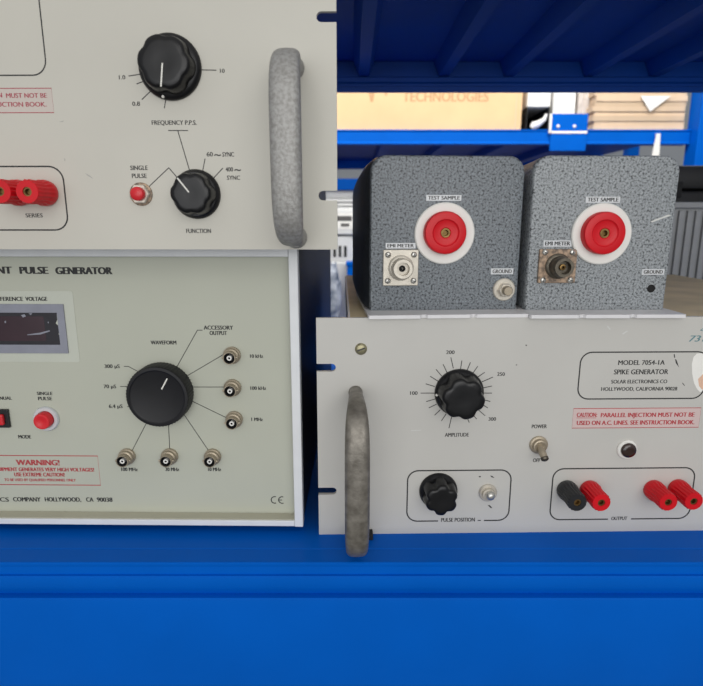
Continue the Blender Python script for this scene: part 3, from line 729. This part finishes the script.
# white instrument in the gap
Yw = 2.10
c = at(338.5, 230, Yw)
wm = thing('white_instrument', 'white stacked housing seen through the gap between the left instruments and speckled box', 'instrument', (c.x, Yw, .84))
ZW = .84
def zz(y): return (at(338, y, Yw).z - ZW) / MM
K = 2.3
bm = new(); box(bm, -34*K, 34*K, 0, 70*K, 0, zz(262), 5); build('base_housing', bm, 'machine', wm)
bm = new(); box(bm, -32*K, 31*K, 8, 66*K, zz(262), zz(236), 5); build('middle_housing', bm, 'machine', wm)
bm = new(); box(bm, -33*K, 33*K, 0, 68*K, zz(234.5), zz(210), 4); build('label_housing', bm, 'machine', wm)
for k, yy in enumerate((209, 205, 201)):
    bm = new(); box(bm, (-24 - k)*K, (24 + k)*K, 16 - k, 130, zz(yy + 1.2), zz(yy - 1.8), 3); build('neck_ring', bm, 'machine', wm)
bm = new(); tube(bm, [(-84*K, 70, zz(195)), (-78*K, 70, zz(195)), (28*K, 70, zz(195)), (34*K, 70, zz(195))], [12, 19, 19, 14], 18); build('cap', bm, 'machine', wm, 50)
bm = new(); box(bm, -8*K, 27*K, -1.2, .2, zz(229), zz(213), .5); lb = build('name_label', bm, 'paper', wm)
bm = new(); box(bm, -4*K, 22*K, -1.8, -1.1, zz(221), zz(216)); build('label_print', bm, 'ink_grey', lb)
bm = new(); box(bm, 4*K, 18*K, -1.8, -1.1, zz(226.5), zz(223.5)); build('label_print', bm, 'ink_grey', lb)
for k in range(5):
    bm = new(); box(bm, (-27 + k * 9)*K, (-22.5 + k * 9)*K, 6.4, 8.8, zz(257), zz(246)); build('vent_slot', bm, 'dark_hole', wm)
bm = new(); box(bm, 24*K, 34*K, -6, 20, zz(234), zz(226), 2); build('black_latch', bm, 'black_case', wm, label='black latch')
# crumpled bag
c = at(336, 300, .80)
bm = new(); bmesh.ops.create_icosphere(bm, subdivisions=5, radius=1)
for v in bm.verts:
    n1 = noise.noise(v.co * 2.1); n2 = noise.noise(v.co * 5.3 + Vector((3, 1, 7))); n3 = abs(noise.noise(v.co * 9.1 + Vector((9, 2, 1))))
    s = 1 + .16 * n1 + .12 * abs(n2) - .16 * n3
    v.co = Vector((v.co.x * 40 * s, v.co.y * 30 * s, max(0, (v.co.z * s + .92)) * 130))
o = build('plastic_bag', bm, 'foil', None, 30, loc=(-.080, 2.045, .84)); tag(o, 'crumpled clear plastic bag below the white housing, seen beside the black cabinet', 'bag')
# small blue tub on the far lower shelf
c = at(347, 268, 2.03)
bt = thing('storage_tub', 'small bright blue tub just below the white housing, left of the speckled boxes', 'tub', (c.x + .066, 2.03, .84))
bm = new(); zt = (at(350, 262, 2.03).z - .84) / MM; box(bm, -66, 78, 0, 56, 0, zt - 10, 4); build('tub_body', bm, 'blue', bt)
bm = new(); box(bm, -70, 82, -4, 60, zt - 14, zt, 2); build('tub_rim', bm, 'blue', bt)

# ================================================================== RACK ACROSS THE AISLE
Yb = 2.0
rb_ = thing('rack_shelf', 'bright blue shelf across the aisle carrying the cartons', 'shelf', (0, Yb, 0))
zt = (at(420, 129.5, Yb).z) / MM; zb = (at(420, 144, Yb).z) / MM
xp = at(697.5, 140, Yb - .04).x / MM
def far_shelf(root, zt, zb):
    bm = new(); prof = [(0, zt), (0, zt - 4), (3, zt - 8), (3, zb + 8), (0, zb + 4), (0, zb), (50, zb), (50, zt)]
    prism_axis(bm, prof, -1598, xp - 2, lambda p, t: (t, p[0], p[1])); build('front_beam', bm, 'blue', root)
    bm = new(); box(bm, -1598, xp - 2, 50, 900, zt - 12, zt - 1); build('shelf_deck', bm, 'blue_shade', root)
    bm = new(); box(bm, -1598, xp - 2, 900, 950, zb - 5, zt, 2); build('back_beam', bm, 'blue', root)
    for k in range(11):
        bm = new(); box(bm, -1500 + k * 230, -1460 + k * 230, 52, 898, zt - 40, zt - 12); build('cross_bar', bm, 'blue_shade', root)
far_shelf(rb_, zt, zb)
px0 = at(550.5, 130, Yb).x / MM; px1 = at(586.5, 130, Yb).x / MM
pt = at(568, 114, Yb).z / MM; pb_ = at(568, 151, Yb).z / MM
bm = new(); box(bm, px0, px1, -6, -.2, pb_, pt, 1); cp = thing('splice_plate', 'blue plate with white edges and two white bolts on the far beam', 'plate', (0, Yb, 0)); build('plate_body', bm, 'blue', cp)
bm = new(); zl = at(568, 132.5, Yb).z / MM; box(bm, px0 - 4, px1, -8, -5.9, zl - 4, zl + 4); build('white_edge', bm, 'paper', cp, label='white edge strip')
bm = new(); box(bm, px0 - 8, px0 - .2, -8, -3, zl - 4, pt); build('white_edge', bm, 'paper', cp, label='white edge strip')
for px in (557.5, 573.8):
    q_ = at(px, 126.5, Yb); bm = new(); lathe(bm, [(0, 0), (6, 0), (5, 3), (0, 4)], q_.x / MM, q_.z / MM, -6, 16); build('bolt', bm, 'paper', cp, 40, 'white bolt')
for x, side in ((xp + 45, 'right'), (-1645, 'left')):
    u = thing('storage_rack_end', f'blue upright frame at the {side} end of the cartons across the aisle', 'rack', (x * MM, Yb, 0))
    for y in (-40, 880):
        bm = new(); box(bm, -45, 45, y, y + 70, 0, 2600, 3); build('upright', bm, 'blue', u)
    for z in (400, 1350, 2300):
        bm = new(); box(bm, -20, 20, 30, 880, z, z + 40, 2); build('cross_brace', bm, 'blue', u)
rb2 = thing('rack_shelf', 'lower blue shelf across the aisle under the white housing', 'shelf', (0, Yb, 0))
far_shelf(rb2, 840, 760)
ZB = zt * MM
# lettered carton
xa = at(300, 110, 2.02).x; xb = at(521.5, 118, 2.02).x
ct = thing('carton', 'tan cardboard carton printed TECHNOLOGIES on the rack across the aisle', 'box', ((xa + xb) / 2, 2.02, ZB))
hw = (xb - xa) * 500
bm = new(); box(bm, -hw, hw, 0, 420, 0, 330, 2); cb = build('carton_body', bm, 'carton', ct)
bm = new(); box(bm, hw - 22, hw - 20, -.5, .3, 1, 329); build('side_seam', bm, 'carton_flat', ct)
PC = Plane(Vector(((xa + xb) / 2, 2.02, ZB)), 0, -.25)
p = Print(PC, ct, mat('brown carton print', (192, 150, 108), .8, var=.05)); p.t('TECHNOLOGIES', 402.5, 488.5, 101.5, 10, .0)
p.mark((367, 84), (370.5, 84), (371.8, 96), (373, 84), (376, 84), (373, 102), (370.5, 102), name='printed_arrow'); p.mark((384.5, 92), (387.5, 92), (387, 95.5), (385, 95.5), name='printed_dot')
# open white carton, walls blackened to paint the shade inside
xa = at(526.5, 118, 2.03).x; xb = at(549, 118, 2.03).x
wc = thing('carton', 'small open white carton with a dark mouth beside the lettered carton', 'box', ((xa + xb) / 2, 2.03, ZB))
hw = (xb - xa) * 500; t2 = (at(536, 107, 2.03).z - ZB) / MM
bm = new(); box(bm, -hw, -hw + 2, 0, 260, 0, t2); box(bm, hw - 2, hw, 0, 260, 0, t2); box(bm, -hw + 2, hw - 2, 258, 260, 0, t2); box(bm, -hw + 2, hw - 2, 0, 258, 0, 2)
build('carton_shell', bm, 'black_case', wc, label='walls blackened for the shade inside')
bm = new(); box(bm, -hw, hw, -3, 260, t2 + .2, t2 + 90, 2); build('carton_lid', bm, 'paper', wc, label='white lid')
bm = new(); tube(bm, [(-hw + 24, 20, 14), (-hw + 34, 16, 20), (hw - 30, 14, 26), (hw - 12, 12, 40), (hw - 6, 10, 58)], [9, 15, 12, 8, 5], 12); build('packing_foam', bm, 'paper', wc, 50, 'white packing paper')
# white box above plate
xa = at(553, 105, 2.06).x; xb = at(575.5, 105, 2.06).x
o = thing('carton', 'plain white carton behind the blue splice plate', 'box', ((xa + xb) / 2, 2.06, ZB)); hw = (xb - xa) * 500
bm = new(); box(bm, -hw, hw, 0, 200, 0, 240, 3); build('carton_body', bm, 'paper', o)
bm = new(); box(bm, -hw + 2, hw - 2, 2, 198, 240, 243); build('lid_flap', bm, 'paper', o)
# wrapped parcel
xa = at(576.5, 105, 2.07).x; xb = at(591.5, 105, 2.07).x; hw = (xb - xa) * 500
bm = new(); bmesh.ops.create_cube(bm, size=2); bmesh.ops.subdivide_edges(bm, edges=bm.edges[:], cuts=9, use_grid_fill=True)
for v in bm.verts:
    d = noise.noise(v.co * 2.3 + Vector((5, 5, 1))) * 7
    v.co = Vector((v.co.x * (hw - 6) + d * .7, 90 + v.co.y * 85 + d, (v.co.z + 1) * 118 + (d if v.co.z > -.99 else 0)))
o = build('wrapped_parcel', bm, mat('greyish wrapping', (206, 196, 186), .5, var=.16, scale=45), None, 40, loc=((xa + xb) / 2, 2.07, ZB)); tag(o, 'crinkled pale wrapped parcel between white carton and flattened cardboard', 'parcel')
# flattened cardboard stack: each sheet a thing
xa = at(592.5, 110, 2.02).x; xb = xp * MM - .014
xm = (xa + xb) / 2; hw = (xb - xa) * 500
z = ZB; hts = [17, 14, 19, 13, 18, 15, 20, 14, 17]
names = ['lowest', 'second lowest', 'third lowest', 'fourth lowest', 'middle', 'fourth highest', 'third highest', 'second highest', 'topmost']
shade = [mat('cardboard sheet tone', (216 - 9 * (k % 3), 190 - 8 * (k % 3), 160 - 7 * (k % 3)), .85, var=.1, scale=10) for k in range(3)]
for k, t in enumerate(hts):
    bm = new(); dx = (0, 6, -3, 4, -5, 2, 5, -2, 0)[k]
    box(bm, -hw + 6 + dx, hw - 3 + dx * .4, (0, 4, 1, 5, 1, 3, 0, 4, 2)[k], 420, 0, t - .2, 1.2)
    o = build('cardboard_sheet', bm, shade[k % 3], None, loc=(xm, 2.02, z)); z += t * MM
    tag(o, f'flattened cardboard bundle, {names[k]} of the pile on the rack across the aisle', 'cardboard', 'flattened cardboard pile')
ztop = z
# paper tag hanging over the pile
PT = Plane(Vector((xm, 2.015, ZB)), 0)
bm = new(); pts = [PT(640.5, 96), PT(671, 96), PT(662, 102.5), PT(650, 111.5)]
prism(bm, pts, -1.2, 0); o = build('paper_slip', bm, 'paper', None, loc=(xm, 2.015, ZB)); tag(o, 'white folded paper slip hanging on the cardboard pile', 'paper')
# strap
bm = new(); a0 = at(658.3, 134, 1.992); a1 = at(655.3, 156, 1.992)
for s0, s1 in ((a0, a1),):
    w0 = 7; c0 = a0
    pts = [(-w0, 0), (w0, 0), ((a1.x - a0.x) / MM + 13, (a1.z - a0.z) / MM), ((a1.x - a0.x) / MM - 13, (a1.z - a0.z) / MM)]
    prism(bm, pts, -1.5, 0)
    box(bm, -w0, w0, -1.5, 40, 0, 1.5)
o = build('tie_strap', bm, 'paper', None, loc=a0); tag(o, 'white strap hanging down over the far blue beam', 'strap')

# ================================================================== FARTHEST RACK
Yc = 3.9
rc = thing('storage_rack', 'farthest blue rack glimpsed through the gap left of the speckled boxes', 'rack', (0, Yc, 0))
bm = new(); zt = at(345, 178.5, Yc).z / MM; zb = at(345, 190, Yc).z / MM
box(bm, -1900, 1900, 0, 60, zb, zt, 3); build('front_beam', bm, 'blue', rc)
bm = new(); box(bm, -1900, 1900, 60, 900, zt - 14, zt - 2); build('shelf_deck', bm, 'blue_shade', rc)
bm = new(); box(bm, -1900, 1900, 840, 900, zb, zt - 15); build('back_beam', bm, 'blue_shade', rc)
for x in (-1980, 1900):
    for y in (-10, 840):
        bm = new(); box(bm, x, x + 80, y, y + 70, 0, 2600, 3); build('upright', bm, 'blue', rc)

# ================================================================== LIGHT
w = bpy.data.worlds.new('hall light'); bpy.context.scene.world = w; w.use_nodes = True
nt = w.node_tree; bg = nt.nodes['Background']
tc = nt.nodes.new('ShaderNodeTexCoord'); sp = nt.nodes.new('ShaderNodeSeparateXYZ'); rp = nt.nodes.new('ShaderNodeValToRGB')
nt.links.new(tc.outputs['Generated'], sp.inputs[0]); nt.links.new(sp.outputs['Z'], rp.inputs['Fac'])
rp.color_ramp.elements[0].position = 0.0; rp.color_ramp.elements[0].color = (.55, .57, .60, 1)
rp.color_ramp.elements[1].position = .7; rp.color_ramp.elements[1].color = (1.0, 1.0, 1.0, 1)
nt.links.new(rp.outputs['Color'], bg.inputs['Color']); bg.inputs['Strength'].default_value = .62
def area(name, loc, target, sx, sy, power, col=(1, 1, 1)):
    l = bpy.data.lights.new(name, 'AREA'); l.shape = 'RECTANGLE'; l.size = sx; l.size_y = sy; l.energy = power; l.color = col
    o = bpy.data.objects.new(name, l); C.objects.link(o); o.location = loc
    o.rotation_euler = (Vector(target) - Vector(loc)).to_track_quat('-Z', 'Y').to_euler()
    return o
area('aisle_lamp', (.5, -2.6, 2.1), (.1, .4, 1.1), 3.0, 1.6, 33, (1, .985, .96))
area('front_fill_light', (-.4, -3.3, 1.15), (.1, .4, 1.15), 3.6, 1.7, 33, (.98, .99, 1))  # unseen low fill added in front to brighten the overhung top rail
area('aisle_lamp', (.2, 1.1, 2.7), (.2, 2.1, 1.3), 2.4, .5, 50, (1, .98, .95))

# ================================================================== CAMERA
cam = bpy.data.cameras.new('camera'); co = bpy.data.objects.new('camera', cam); C.objects.link(co)
co.location = CAM; co.rotation_euler = (R(90) - PITCH, 0, 0)
cam.sensor_fit = 'HORIZONTAL'; cam.sensor_width = 36; cam.lens = F / 703 * 36
cam.shift_y = -(343.0 - CY) / 703
cam.clip_start = .01; cam.clip_end = 50
cam.dof.use_dof = True; cam.dof.focus_distance = .41; cam.dof.aperture_fstop = 11
sc = bpy.context.scene; sc.camera = co
sc.view_settings.view_transform = 'Standard'; sc.view_settings.look = 'None'; sc.view_settings.gamma = 1; sc.view_settings.exposure = 0.0
sc.view_settings.use_curve_mapping = False
